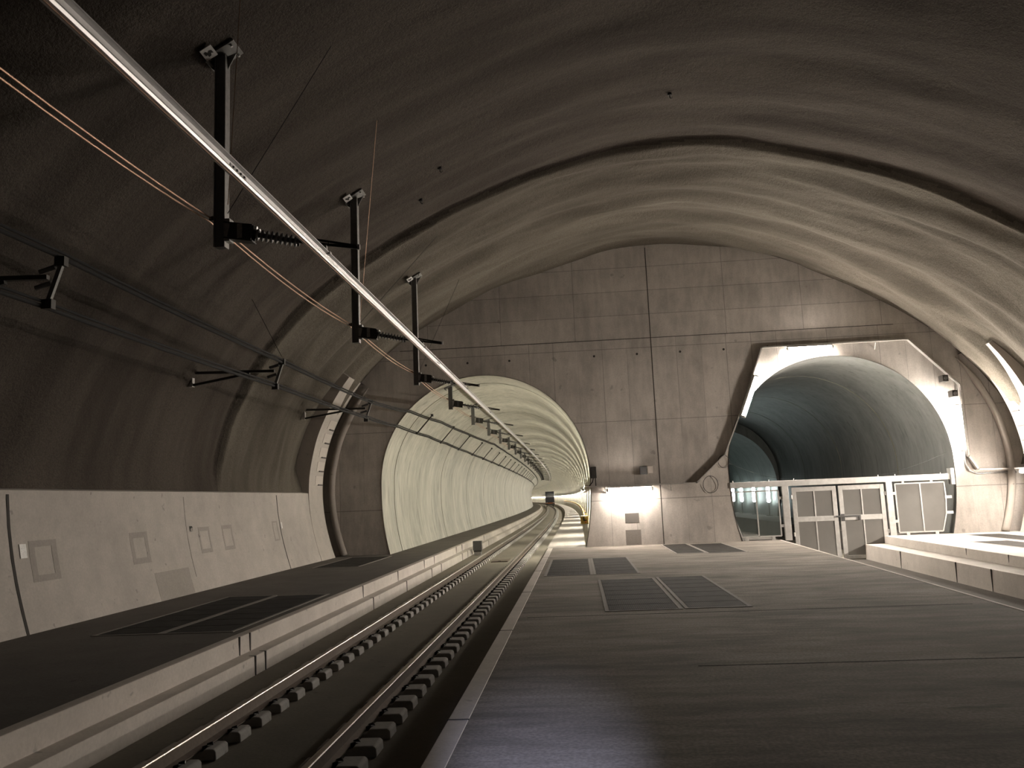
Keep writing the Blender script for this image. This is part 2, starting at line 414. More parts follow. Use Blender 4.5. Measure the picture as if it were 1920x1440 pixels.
# cast rings at both ends of the vault against the end wall
ringp = [(-9.02, -.02), (-9.19, .5), (-9.36, 1.2), (-9.46, 1.9), (-9.48, 2.6), (-9.41, 3.3), (-9.17, 4.3), (-8.78, 5.2), (-8.34, 5.95), (-7.97, 6.45)]
ringp, _ = cat(ringp, 40)
def ringn(i):
    a = ringp[max(i - 1, 0)]; b = ringp[min(i + 1, 40)]; tx, tz = b[0] - a[0], b[1] - a[1]; l = math.hypot(tx, tz); return (-tz / l, tx / l)
def ring_side(mirror):
    f = (lambda x: 2 * XC - x) if mirror else (lambda x: x)
    def arc(off, y, i): nx, nz = ringn(i); return (f(ringp[i][0] + nx * off), y, ringp[i][1] + nz * off)
    base = 'trim_2' if mirror else 'trim_1'
    mb = MB()
    ya0, ya1 = 28.85, 30.45
    for i in range(40):
        mb.quad(arc(0, ya0, i), arc(0, ya1, i), arc(0, ya1, i + 1), arc(0, ya0, i + 1))
        mb.quad(arc(0, ya0, i), arc(0, ya0, i + 1), arc(.8, ya0, i + 1), arc(.8, ya0, i))
        mb.quad(arc(0, ya1, i), arc(0, ya1, i + 1), arc(.8, ya1, i + 1), arc(.8, ya1, i))
    mb.quad(arc(0, ya0, 40), arc(0, ya1, 40), arc(.8, ya1, 40), arc(.8, ya0, 40))
    o = mb.build(base, M_strip); struct(o, 'pale cast concrete ring with slotted plates at the %s end of the vault' % ('right' if mirror else 'left'), 'concrete ring')
    # plates and slots
    k0 = 16
    for k in range(5):
        i0 = 16 + k * 3; mb = MB()
        for i in range(i0, i0 + 2): mb.quad(arc(-.012, 29.55, i), arc(-.012, 30.4, i), arc(-.012, 30.4, i + 1), arc(-.012, 29.55, i + 1))
        for yy in (29.55, 30.4):
            for i in range(i0, i0 + 2): mb.quad(arc(-.012, yy, i), arc(-.012, yy, i + 1), arc(.02, yy, i + 1), arc(.02, yy, i))
        mb.build('plate', M_plate, o)
        a = arc(-.02, 29.82, i0); b = arc(-.02, 30.32, i0)
        MB().bar(a, b, .045, .045).build('slot', M_recess, o)
    # recess behind and bead
    mb = MB()
    for i in range(40): mb.quad(arc(.42, 30.3, i), arc(.42, YW + .05, i), arc(.42, YW + .05, i + 1), arc(.42, 30.3, i + 1))
    mb.quad(arc(.42, 30.3, 40), arc(.42, YW, 40), arc(0, YW, 40), arc(0, 30.3, 40))
    struct(mb.build('trim_4' if mirror else 'trim_3', M_recess), 'dark deep joint between the cast ring and the end wall, %s side' % ('right' if mirror else 'left'), 'joint')
    b = MB().tube([arc(-.15, YW - .08, i) for i in range(41)], [.125 * (1 if i < 34 else max(.15, (41 - i) / 8)) for i in range(41)], 12).build('trim_6' if mirror else 'trim_5', M_strip, smooth=True)
    struct(b, 'rounded pale concrete bead running up the %s edge of the end wall' % ('right' if mirror else 'left'), 'bead')
ring_side(False); ring_side(True)

# ------------------------------------------------------------------ end wall with two openings
def bore(r, n=48):
    """horseshoe section: half circle above, gently curved sides below, flat invert under the floor"""
    out = [(r * math.cos(PI * k / n), r * math.sin(PI * k / n)) for k in range(n + 1)]
    side = []
    for k in range(1, 13):
        z = -.32 * k; q = max(0, -z - .45); side.append((8.5 - math.sqrt(8.5 ** 2 - q * q), z))
    return out + [(-r + i, z) for i, z in side] + [(r - i, z) for i, z in reversed(side)]
def circle(cx, cz, r, n, z0=None):
    return [(cx + x, cz + z) for x, z in bore(r)]
outer = [(-9.9, -1.6), (-10.2, 2.35)] + [(x + nx * .25, z + nz * .25) for (x, z), (nx, nz) in zip(prof, nrm)] + [(16.4, 2.35), (16.1, -1.6)]
h1 = circle(TCX, TCZ, TR + .02, 96); h2 = circle(RCX, RCZ, RR + .02, 96)
polys = [[Vector((x, z, 0)) for x, z in p] for p in (outer, h1, h2)]
tri = tessellate_polygon(polys); flat = [p for q in (outer, h1, h2) for p in q]
mb = MB(); nf = len(flat)
mb.add([(x, YW, z) for x, z in flat] + [(x, YW + .5, z) for x, z in flat], [tuple(t) for t in tri] + [tuple(i + nf for i in t) for t in tri])
o0 = 0
for q in (outer, h1, h2):
    L = len(q); o = o0
    mb.f += [[o + k, o + (k + 1) % L, nf + o + (k + 1) % L, nf + o + k] for k in range(L)]; mb.m += [0] * L; o0 += L
ew = mb.build('wall_end', M_endwall); struct(ew, 'board-marked grey concrete end wall with two round tunnel openings', 'wall')
MB().mm(3.035, 3.068, YW - .004, YW + .02, 0, 11.25).build('joint', M_joint, ew)
def wall_hline(x0, x1, z):
    return MB().mm(x0, x1, YW - .004, YW + .02, z - .012, z + .012)
wall_hline(-6.6, 12.0, 7.72).build('joint', M_joint, ew)
t_, c_ = concrete('vent_patch', greyc(.20), .1, .1); M_vent = t_.fin(c_, .9)
# tie holes
mb = MB()
for k in range(9):
    x = -5.6 + k * 1.62
    if k in (3,): continue
    mb.tube([(x, YW - .003, 7.12), (x, YW + .02, 7.12)], .045, 10)
mb.build('tie_hole', M_joint, ew)
MB().mm(1.69, 2.20, YW - .006, YW + .02, .82, 1.17).build('vent_recess', M_recess, ew)
MB().mm(1.68, 2.24, YW - .005, YW + .02, .01, .56).build('repair_patch', M_vent, ew)

# ------------------------------------------------------------------ tunnels
def tunnel(name, cx, cz, r, y0, y1, mats, joints, curve=True, step=2.6, label=''):
    edges = [y0] + [j for j in joints if y0 + .2 < j < y1 - .2] + [y1]
    n = len(bore(r)); mb = MB()
    def hoop(yy, rr):
        dx = dev(yy) if curve else 0; sl = slope(yy) if curve else 0
        return [(cx - dx + bx, yy + bx * sl, cz + bz) for bx, bz in bore(rr)]
    def band(hs, mi):
        o = len(mb.v)
        for h_ in hs: mb.v += h_
        for j in range(len(hs) - 1):
            for a in range(n):
                b = (a + 1) % n; mb.f.append([o + j * n + a, o + j * n + b, o + (j + 1) * n + b, o + (j + 1) * n + a]); mb.m.append(mi)
    for ya, yb in zip(edges, edges[1:]):
        a_ = ya + (.045 if ya != y0 else 0); b_ = yb - (.045 if yb != y1 else 0); m = max(1, round((b_ - a_) / step))
        band([hoop(a_ + (b_ - a_) * q / m, r) for q in range(m + 1)], 0)
        if yb != y1:
            band([hoop(b_, r), hoop(b_, r + .05)], 1); band([hoop(b_, r + .05), hoop(yb + .045, r + .05)], 1); band([hoop(yb + .045, r + .05), hoop(yb + .045, r)], 1)
    o = mb.build(name, mats, smooth=True); struct(o, label, 'tunnel'); return o
joints = [33.35] + [44.9 + 10.4 * k for k in range(46)]
tunnel('wall_tunnel_left', TCX, TCZ, TR, YW - .03, 520, [M_lin, M_ring], joints, True, 2.6, 'bright round tunnel lined with pale concrete rings, curving away to the left')
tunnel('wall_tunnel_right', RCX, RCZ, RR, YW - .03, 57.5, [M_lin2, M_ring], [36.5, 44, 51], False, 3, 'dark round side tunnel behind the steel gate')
tunnel('wall_tunnel_right_far', RCX - .05, RCZ - .55, RR - .12, 57.4, 120, [M_far, M_ring], [70, 82], False, 4, 'narrower greenish stretch deep inside the side tunnel')
mb = MB(); ba = bore(RR + .1); bb = bore(RR - .12); n = len(ba)
for k in range(n):
    k2 = (k + 1) % n; P = lambda q, cx_, cz_: (cx_ + q[0], 57.45, cz_ + q[1])
    mb.quad(P(ba[k], RCX, RCZ), P(ba[k2], RCX, RCZ), P(bb[k2], RCX - .05, RCZ - .55), P(bb[k], RCX - .05, RCZ - .55))
struct(mb.build('trim_7', M_far), 'step in the lining deep in the side tunnel', 'step')
MB().quad((5.4, 119.9, -1.2), (13.8, 119.9, -1.2), (13.8, 119.9, 7), (5.4, 119.9, 7)).build('wall_tunnel_right_back', M_far)
struct(bpy.data.objects['wall_tunnel_right_back'], 'dark far end of the side tunnel', 'wall')

# ------------------------------------------------------------------ floors and kerbs
KX = -5.14; PX = -1.20; ZB = -.55
def floor_piece(name, prof, y0, y1, mat, label):
    o = MB().sweep(prof, path(0, y0, y1)).build(name, mat); struct(o, label, 'floor'); return o
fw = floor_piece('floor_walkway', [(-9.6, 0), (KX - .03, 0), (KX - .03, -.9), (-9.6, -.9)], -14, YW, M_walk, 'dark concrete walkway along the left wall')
floor_piece('floor_walkway_tunnel', [(-7.5, 0), (KX - .03, 0), (KX - .03, -.9), (-7.5, -.9)], YW, 470, M_walk, 'concrete walkway along the left side of the lit tunnel')
kerbp = [(KX - .05, .004), (KX, .0), (KX + .012, -.265), (-4.895, -.275), (-4.885, -.56), (-5.3, -.56), (-5.3, .004)]
kb = MB().sweep(kerbp, path(0, -14, 470)).build('trim_8', M_kerb, bevel=.008); struct(kb, 'pale stepped concrete kerb between the left walkway and the track', 'kerb')
for yj in (12.35, 12.75, 19.5, 23.3, 27.3, 29.2, 34.5, 36.2, 44.6):
    for (x0, x1, z0, z1) in ((KX - .004, KX + .016, -.27, .003), (KX + .0, -4.889, -.278, -.271), (-4.9, -4.879, -.555, -.272)):
        MB().mm(x0, x1, yj - .018, yj + .018, z0, z1).build('joint', M_joint, kb)
floor_piece('floor_trackbed', [(-5.2, ZB), (PX + .1, ZB), (PX + .1, -1.0), (-5.2, -1.0)], -14, 470, M_bed, 'dark concrete slab track bed between the kerbs')
PE0, PES = 7.26, .055          # right edge of the platform, converging towards the camera
def pe(y): return PE0 + PES * (y - YW)
def ke(y): return 10.92 + .043 * (y - YW)
plat = MB()
plat.add([(PX, -14, 0), (pe(-14), -14, 0), (pe(YW), YW, 0), (PX, YW, 0), (PX, -14, -.95), (pe(-14), -14, -.95), (pe(YW), YW, -.95), (PX, YW, -.95)],
         [(0, 1, 2, 3), (0, 3, 7, 4), (1, 5, 6, 2), (0, 4, 5, 1), (3, 2, 6, 7)])
pf = plat.build('floor', M_floor); struct(pf, 'wide trowelled brown-grey concrete platform in the foreground', 'floor')
MB().sweep([(PX - .02, .006), (PX + .16, .006), (PX + .16, -.2), (PX - .02, -.2)], path(0, -14, YW)).build('trim_9', M_kerb, bevel=.006)
tr9 = struct(bpy.data.objects['trim_9'], 'narrow pale concrete coping along the track edge of the platform', 'coping')
for yj in (7.4, 12.2, 17.0, 21.8, 26.6): MB().mm(PX - .024, PX + .164, yj - .012, yj + .012, -.1, .009).build('joint', M_joint, tr9)
# saw-cut joints in the platform
mb = MB()
for yj, x0, x1 in ((13.45, -.9, 5.9), (9.4, 1.2, 5.9), (5.2, -1, 5.7)): mb.mm(x0, x1, yj - .008, yj + .008, -.01, .003)
mb.build('joint', M_joint, pf)
# pale thin edge strip on the right side of the platform
q = MB(); q.add([(pe(-14) - .05, -14, .005), (pe(-14) + .01, -14, .005), (pe(YW) + .01, YW, .005), (pe(YW) - .05, YW, .005), (pe(-14) - .05, -14, -.1), (pe(-14) + .01, -14, -.1), (pe(YW) + .01, YW, -.1), (pe(YW) - .05, YW, -.1)], [(0, 1, 2, 3), (0, 3, 7, 4), (1, 5, 6, 2), (0, 4, 5, 1), (3, 2, 6, 7)])
struct(q.build('trim_10', M_kerb), 'thin pale edging along the right side of the platform', 'edging')
floor_piece('floor_platform_tunnel', [(PX - .05, 0), (1.2, 0), (1.2, -.95), (PX - .05, -.95)], YW, 470, M_tunwalk, 'pale concrete walkway on the right side of the lit tunnel')
# trough on the right and stepped kerb
tz = -.80
mb = MB(); mb.add([(pe(-14), -14, tz), (ke(-14) + .2, -14, tz), (ke(YW) + .2, YW, tz), (pe(YW), YW, tz), (pe(-14), -14, -1.1), (ke(-14) + .2, -14, -1.1), (ke(YW) + .2, YW, -1.1), (pe(YW), YW, -1.1)], [(0, 1, 2, 3), (4, 7, 6, 5), (0, 4, 5, 1), (1, 5, 6, 2), (2, 6, 7, 3), (3, 7, 4, 0)])
struct(mb.build('floor_trough', M_walk), 'sunken concrete trough between the platform and the right walkway', 'floor')
def rk(name, dx0, dx1, z0, z1, mat):
    mb = MB(); A, B = -14, YW + .02
    mb.add([(ke(A) + dx0, A, z1), (ke(A) + dx1, A, z1), (ke(B) + dx1, B, z1), (ke(B) + dx0, B, z1), (ke(A) + dx0 - .02, A, z0), (ke(A) + dx1, A, z0), (ke(B) + dx1, B, z0), (ke(B) + dx0 - .02, B, z0)],
           [(0, 1, 2, 3), (4, 7, 6, 5), (0, 4, 5, 1), (1, 5, 6, 2), (2, 6, 7, 3), (3, 7, 4, 0)])
    return mb.build(name, mat, bevel=.01)
k1 = struct(rk('trim_11', 0, .3, -.27, .002, M_kerb), 'upper step of the pale kerb along the right walkway', 'kerb')
k2 = struct(rk('trim_12', -.70, .3, tz - .02, -.27, M_kerb), 'lower step of the pale kerb along the right walkway', 'kerb')
for yj in (24.2, 21.7): MB().mm(ke(yj) - .014, ke(yj) + .05, yj - .012, yj + .012, -.265, 0).build('joint', M_joint, k1)
for yj in (23.2, 21.1, 27.5): MB().mm(ke(yj) - .725, ke(yj) - .6, yj - .012, yj + .012, tz, -.272).build('joint', M_joint, k2)
mb = MB(); A, B = -14, YW
mb.add([(ke(A) + .28, A, 0), (15.6, A, 0), (15.6, B, 0), (ke(B) + .28, B, 0), (ke(A) + .28, A, -.9), (15.6, A, -.9), (15.6, B, -.9), (ke(B) + .28, B, -.9)], [(0, 1, 2, 3), (4, 7, 6, 5), (0, 4, 5, 1), (1, 5, 6, 2), (2, 6, 7, 3), (3, 7, 4, 0)])
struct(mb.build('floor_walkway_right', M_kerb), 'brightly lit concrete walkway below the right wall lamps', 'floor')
struct(MB().mm(5.6, PE0, YW, 119, -1, 0).build('floor_side_left', M_walk), 'walkway on the left inside the side tunnel', 'floor')
struct(MB().mm(10.92, 13.6, YW, 119, -1, 0).build('floor_side_right', M_walk), 'walkway on the right inside the side tunnel', 'floor')
struct(MB().mm(PE0, 10.92, YW, 119, -1.2, tz).build('floor_side_trough', M_bed), 'sunken floor inside the side tunnel', 'floor')

# ------------------------------------------------------------------ rails and sleeper blocks
RH, RF = -.30, -.472
def rail(x, label):
    web = [(-.07, RF), (.07, RF), (.07, RF + .012), (.012, RF + .035), (.010, RH - .045), (.034, RH - .035), (.036, RH - .012), (-.036, RH - .012), (-.034, RH - .035), (-.010, RH - .045), (-.012, RF + .035), (-.07, RF + .012)]
    o = MB().sweep(web, path(x, -4, 450)).build('running_rail', M_rail); tag(o, label, 'rail', 'rails of the track')
    MB().sweep([(-.036, RH - .013), (.036, RH - .013), (.031, RH - .002), (.02, RH), (-.02, RH), (-.031, RH - .002)], path(x, -4, 450)).build('rail_head', M_head, o)
    return o
XL, XR = -3.92, -2.42
rail(XL, 'brown steel running rail with shiny head, next to the pale stepped kerb')
rail(XR, 'brown steel running rail with shiny head, next to the wide platform')
def block(side):
    lab = 'grey concrete sleeper block under the rail beside the ' + ('stepped kerb' if side < 0 else 'platform')
    g = 'sleeper blocks of the rail beside the ' + ('stepped kerb' if side < 0 else 'platform')
    o = empty('sleeper_block', (0, 0, ZB), lab, 'sleeper block', g)
    a, b = (-.35, .25) if side < 0 else (-.25, .35)
    zt = .068
    mb = MB().prism([(a, 0), (a + .005, .085), (a + .03, .108), (-.125, .108), (-.10, .070), (.10, .070), (.125, .108), (b - .03, .108), (b - .005, .085), (b, 0)], 'y', -.15, .15)
    mb.build('block', M_block, o, bevel=.012)
    for s in (-1, 1):
        c = MB().box((s * .105, 0, zt + .018), (.07, .13, .036))
        c.tube([(s * .07, -.05, zt + .035), (s * .12, -.06, zt + .05), (s * .15, 0, zt + .03), (s * .12, .06, zt + .05), (s * .07, .05, zt + .035)], .011, 6)
        c.build('rail_clip', M_dark, o)
    MB().box((0, 0, zt + .005), (.16, .16, .012)).build('rail_pad', M_dark, o)
    return o
NB = 148
for side, x in ((-1, XL), (1, XR)):
    src = block(side); ya = 4.22
    for k in range(NB):
        o = src if k == 0 else copy_tree(src)
        y = ya + .6 * k; o.location = (x - dev(y), y, ZB)
mb = MB()
for side, x in ((-1, XL), (1, XR)):
    for k in range(NB, NB + 220):
        y = 4.22 + .6 * k; a, b = (-.35, .25) if side < 0 else (-.25, .35); mb.mm(x - dev(y) + a, x - dev(y) + b, y - .15, y + .15, ZB, ZB + .075)
tag(mb.build('sleeper_blocks_far', M_block), 'far rows of concrete sleeper blocks deep in the lit tunnel', 'sleeper blocks', None, 'stuff')

# ------------------------------------------------------------------ floor grates
def grate(x0, x1, y0, y1, label, npan=7, group='floor grates'):
    o = empty('floor_grate', ((x0 + x1) / 2, (y0 + y1) / 2, .0), label, 'grate', group)
    hx, hy = (x1 - x0) / 2, (y1 - y0) / 2; w = .06
    MB().mm(-hx - w, hx + w, -hy - w, -hy, -.05, .008).mm(-hx - w, hx + w, hy, hy + w, -.05, .008).mm(-hx - w, -hx, -hy, hy, -.05, .008).mm(hx, hx + w, -hy, hy, -.05, .008).build('frame', M_border, o)
    L = 2 * hy / npan
    for k in range(npan):
        a = -hy + k * L
        MB().mm(-hx + .012, hx - .012, a + .015, a + L - .015, -.04, .006).build('panel', M_grate, o)
    return o
grate(-.86, .20, 20.3, 25.35, 'dark floor grate on the platform beside the track, the one nearest the track', 6)
grate(.33, 1.32, 20.3, 25.4, 'dark floor grate on the platform, second from the track in the middle pair', 6)
grate(.40, 1.53, 13.9, 18.9, 'dark floor grate of the nearest pair on the platform, the one on the track side', 7)
grate(1.69, 2.64, 13.95, 19.05, 'dark floor grate of the nearest pair on the platform, the one on the gate side', 7)
grate(2.95, 3.78, 26.2, 30.85, 'dark floor grate at the foot of the end wall below the vertical joint', 6)
grate(3.88, 4.98, 25.9, 30.45, 'dark floor grate at the foot of the end wall nearer the gate', 6)
grate(-7.72, -6.72, 12.95, 18.0, 'dark floor grate on the left walkway, next to the wall', 7)
grate(-6.60, -5.52, 12.95, 17.9, 'dark floor grate on the left walkway, next to the stepped kerb', 7)
grate(-8.3, -6.9, 25.6, 30.1, 'dark floor grate on the left walkway below the cast ring', 6)
grate(11.9, 12.9, 22.4, 26.6, 'bright-lit floor grate on the right walkway, nearer the kerb', 6)
grate(13.3, 14.3, 26.0, 30.0, 'bright-lit floor grate on the right walkway, below the wall lamp', 6)
o = empty('drain_cover', (-3.2, 33.4, ZB), 'flat brown drain cover between the rails at the tunnel mouth', 'cover')
MB().mm(-.33, .33, -.6, .6, 0, .03).build('plate', M_rail, o, bevel=.01); MB().mm(-.05, .05, -.5, -.4, .03, .04).build('handle', M_dark, o)

# ------------------------------------------------------------------ conductor rail
cx0, cz0 = -3.24, 5.15
def cpath(y0, y1): return [(x, y, k) for x, y, k in path(cx0, y0, y1, 5, 1.5)]
cp = [(-.058, .135), (.058, .135), (.058, .122), (.016, .112), (.009, .062), (.018, .056), (.040, .040), (.042, .026), (.030, .004), (-.030, .004), (-.042, .026), (-.040, .040), (-.018, .056), (-.009, .062), (-.016, .112), (-.058, .122)]
cr = MB().sweep([(x, z + cz0) for x, z in cp], cpath(-2, 430)).build('conductor_rail', M_alu)
tag(cr, 'shiny aluminium overhead conductor rail running along the track under the hangers', 'conductor rail')
MB().sweep([(-.006, cz0 + .012), (-.006, cz0 - .002), (-.003, cz0 - .005), (.003, cz0 - .005), (.006, cz0 - .002), (.006, cz0 + .012)], cpath(-2, 430)).build('contact_wire', M_cwire, cr)
for yj in (7.55, 19.55, 31.5):
    mb = MB()
    for k in range(4): mb.tube([(cx0 + .012, yj + k * .09, cz0 + .075), (cx0 + .03, yj + k * .09, cz0 + .075)], .013, 8)
    MB().mm(cx0 - .02, cx0 + .019, yj - .06, yj + .33, cz0 + .055, cz0 + .1).build('splice_plate', M_alu, cr)
    mb.build('splice_bolts', M_dark, cr)

# ------------------------------------------------------------------ overhead hangers
def support(y, x, top, slope_, near, label, group='overhead hangers along the track'):
    o = empty('overhead_hanger', (x, y, top), label, 'overhead hanger', group)
    bz = 5.445 - top                             # post foot, relative
    post = MB().mm(-.075, .06, -.062, .062, bz, -.01)
    post.build('post', M_post, o, bevel=.004)
    MB().mm(.0605, .072, -.075, .075, bz, -.02).mm(-.087, -.0755, -.075, .075, bz, -.02).build('flange', M_galv if near else M_post, o)
    R = Matrix.Rotation(-slope_, 3, 'Y')
    MB().box((0, 0, 0), (.50, .36, .035), R).box(R @ Vector((.2, 0, .02)), (.05, .3, .05), R).box(R @ Vector((-.22, 0, -.03)), (.05, .34, .08), R).build('ceiling_plate', M_post, o, bevel=.004)
    if near:
        for sx in (-.18, .18):
            for sy in (-.13, .13): MB().tube([R @ Vector((sx, sy, -.06)), R @ Vector((sx, sy, .02))], .018, 6).build('bolt', M_galv, o)
        for g in ([(-.07, -.02), (-.22, -.14), (-.07, -.26)], [(.07, -.02), (.2, .02), (.07, -.22)]):
            MB().prism(g, 'y', 0, .012).build('gusset', M_post, o)
        # number plate hanging beside the ceiling plate
        T = R @ Matrix.Rotation(math.radians(-14), 3, 'X'); c0 = R @ Vector((-.10, -.27, 0)) + Vector((0, 0, -.06))
        npl = MB().box(c0, (.18, .19, .012), T).build('number_plate', M_white, o)
        blot = [(-.06, -.03), (-.03, -.045), (-.01, -.01), (.02, -.035), (.055, -.02), (.06, .03), (.03, .012), (.01, .05), (-.025, .055), (-.03, .015), (-.055, .02)]
        mb = MB().prism(blot, 'z', -.0095, -.0055); mb.v = [tuple(c0 + T @ Vector(v)) for v in mb.v]
        mb.build('smudged_print', M_dark, npl)
    z = lambda zz: zz - top
    # bracket box
    mb = MB()
    for sz in (5.79, 5.57): mb.bar((.06, 0, z(sz)), (.46, 0, z(sz - .07)), .16, .02)
    mb.bar((.13, -.07, z(5.68)), (.46, -.07, z(5.61)), .012, .21); mb.bar((.13, .07, z(5.68)), (.46, .07, z(5.61)), .012, .21)
    br = mb.build('bracket', M_dark, o)
    MB().mm(.25, .32, -.085, -.075, z(5.55), z(5.75)).build('label_plate', M_ins if not near else M_galv, br)
    MB().mm(.062, .14, -.07, .07, z(5.52), z(5.84)).build('clamp_plate', M_galv, o)
    # insulator
    a = Vector((.46, 0, z(5.61))); b = Vector((1.10, 0, z(5.46)))
    ins = MB().tube([a, b], .036, 8).build('insulator', M_ins, o, smooth=True)
    d = (b - a).normalized(); mb = MB(); N = 9 if near else 5
    for k in range(N):
        p = a + (b - a) * ((k + .8) / (N + .6)); mb.tube([p - d * .016, p, p + d * .016], [.04, .082, .04], 12)
    mb.build('insulator_discs', M_disc if near else M_ins, ins, smooth=True)
    if near:
        for s in (-1, 1): MB().tube([(.48, s * .05, z(5.61 + .07)), (.52, s * .05, z(5.60 + .07))], .03, 8).build('bolt', M_alu, o)
    # arm
    mb = MB(); tip = Vector((1.90, 0, z(5.325)))
    mb.bar(b, tip, .03, .035); mb.bar((1.08, 0, z(5.53)), (1.9, 0, z(5.35)), .025, .03); mb.bar((1.08, 0, z(5.53)), (1.08, 0, z(5.40)), .03, .03); mb.bar((1.5, 0, z(5.44)), (1.5, 0, z(5.38)), .02, .02)
    arm = mb.build('arm', M_dark, o)
    MB().mm(1.89, 1.93, -.015, .015, z(5.30), z(5.37)).build('arm_tip', M_alu, arm)
    # clamp down to the rail
    MB().bar((cx0 - x, 0, z(5.39)), (cx0 - x, 0, z(cz0 + .12)), .03, .06, (0, 1, 0)).mm(cx0 - x - .07, cx0 - x + .07, -.04, .04, z(cz0 + .105), z(cz0 + .14)).build('rail_clamp', M_galv, o)
    # wire clamp on the far side
    MB().mm(-.17, -.075, -.03, .03, z(5.84), z(5.90)).build('wire_clamp', M_dark, o)
    return o
py = [10.65, 17.75, 24.85]; px = [-4.70, -4.72, -4.75]
descr = ['nearest and largest dark steel overhead hanger, with a small white number plate',
         'second dark steel overhead hanger, standing in front of the step in the vault',
         'third dark steel overhead hanger, on the brighter vault before the end wall']
for y, x, l in zip(py, px, descr):
    top = vault_z(x, y); sl_ = math.atan((vault_z(x + .3, y) - vault_z(x - .3, y)) / .6)
    support(y, x, top - .03, sl_, True, l)
ytun = 31.95; k = 0; src = None
words = ['fourth', 'fifth', 'sixth', 'seventh', 'eighth', 'ninth', 'tenth']
while ytun < 175:
    x = -4.78 - .012 * min(k, 8) - dev(ytun) ; r_ = -4.78 - TCX
    top = TCZ + math.sqrt(TR ** 2 - (r_) ** 2) - .02
    lab = ('%s overhead hanger counted from the camera, inside the mouth of the lit tunnel' % words[k]) if k < 7 else 'small overhead hanger in the crowded far row deep in the lit tunnel'
    grp = 'overhead hangers along the track' if k < 7 else 'far overhead hangers in the tunnel'
    if src is None:
        src = support(ytun, x, top, .35, False, lab)
        o = src
    else:
        o = copy_tree(src); o.location = (x, ytun, top); o['label'] = lab; o['group'] = grp
    ytun += 7.1; k += 1

# ------------------------------------------------------------------ copper earth wires
def sagline(pts, sag, n=10):
    out = []
    for a, b in zip(pts, pts[1:]):
        for k in range(n):
            u = k / n; p = Vector(a).lerp(Vector(b), u); p.z -= sag * 4 * u * (1 - u); out.append(p)
    out.append(Vector(pts[-1])); return out
wy = [-2.0, 3.55] + py + [31.95, 39.05, 46.15, 53.25, 60.35, 67.45]
def wire(dx, dz, sag, label):
    pts = [(-4.84 + dx - dev(y) - .005 * max(0, y - 25), y, 5.87 + dz) for y in wy]
    o = MB().tube(sagline(pts, sag), .012, 6).build('earth_wire', M_copper); tag(o, label, 'wire', 'copper earth wires')
wire(0, .0, .09, 'upper of the two thin copper earth wires clamped along the hanger posts')
wire(-.03, -.035, .12, 'lower of the two thin copper earth wires clamped along the hanger posts')
def thin(name, a, b, label, mat, r=.006):
    tag(MB().tube([a, b], r, 5).build(name, mat), label, 'wire', 'thin wires at the hangers')
for (a, b, l) in (((-4.0, 9.6, None), (-4.60, 10.62, 6.05), 'thin straight drop wire beside the nearest hanger post'),
                  ((-3.5, 14.9, None), (-4.63, 17.7, 5.95), 'thin straight drop wire beside the second hanger post')):
    thin('drop_wire', (a[0], a[1], vault_z(a[0], a[1]) - .01), b, l, M_copper)
for (a, b, l) in (((-3.5, 11.9), (-4.62, 10.66, 5.94), 'thin dark brace wire slanting from the vault to the nearest hanger'),
                  ((-3.65, 22.7), (-4.64, 17.76, 5.9), 'thin dark brace wire slanting from the vault to the second hanger'),
                  ((-3.65, 27.2), (-4.66, 24.86, 5.9), 'thin dark brace wire slanting from the vault to the third hanger')):
    thin('brace_wire', (a[0], a[1], vault_z(a[0], a[1]) - .01), b, l, M_cable)
thin('suspension_wire', (-7.5, 18.7, vault_z(-7.5, 18.7)), (-6.78, 18.7, 5.42), 'very thin wire from the vault down to the upper feeder cable at the second bracket', M_cable)

# ------------------------------------------------------------------ feeder cables and brackets
up_pts = [(-6.9, -2, 5.36), (-6.8, 10.3, 5.36), (-6.76, 18.7, 5.27), (-6.72, 27.1, 5.25), (-6.25, YW, 5.33), (-6.0, 37, 5.42), (-5.9, 45, 5.5), (-5.75, 53, 5.6)]
lo_pts = [(-7.1, -2, 4.68), (-7.0, 10.3, 4.68), (-6.94, 18.7, 4.72), (-6.9, 27.1, 4.75), (-6.72, YW, 4.78), (-6.6, 37, 4.80), (-6.58, 42, 4.80), (-6.58, 50, 4.8)]
y = 58
while y < 330:
    up_pts.append((-5.68 - dev(y), y, 5.72)); lo_pts.append((-6.58 - dev(y), y, 4.8)); y += 8
for pts, l, nm in ((up_pts, 'upper black feeder cable along the left of the vault and into the lit tunnel', 1), (lo_pts, 'lower black feeder cable along the left of the vault and into the lit tunnel', 2)):
    sp = sagline(pts, .03, 6)
    o = MB().tube(sp, .032, 8).build('feeder_cable', M_cable, smooth=True); tag(o, l, 'cable', 'feeder cables')
    MB().tube([p + Vector((.02, 0, .06)) for p in sp], .022, 8).build('second_strand', M_cable, o, smooth=True)
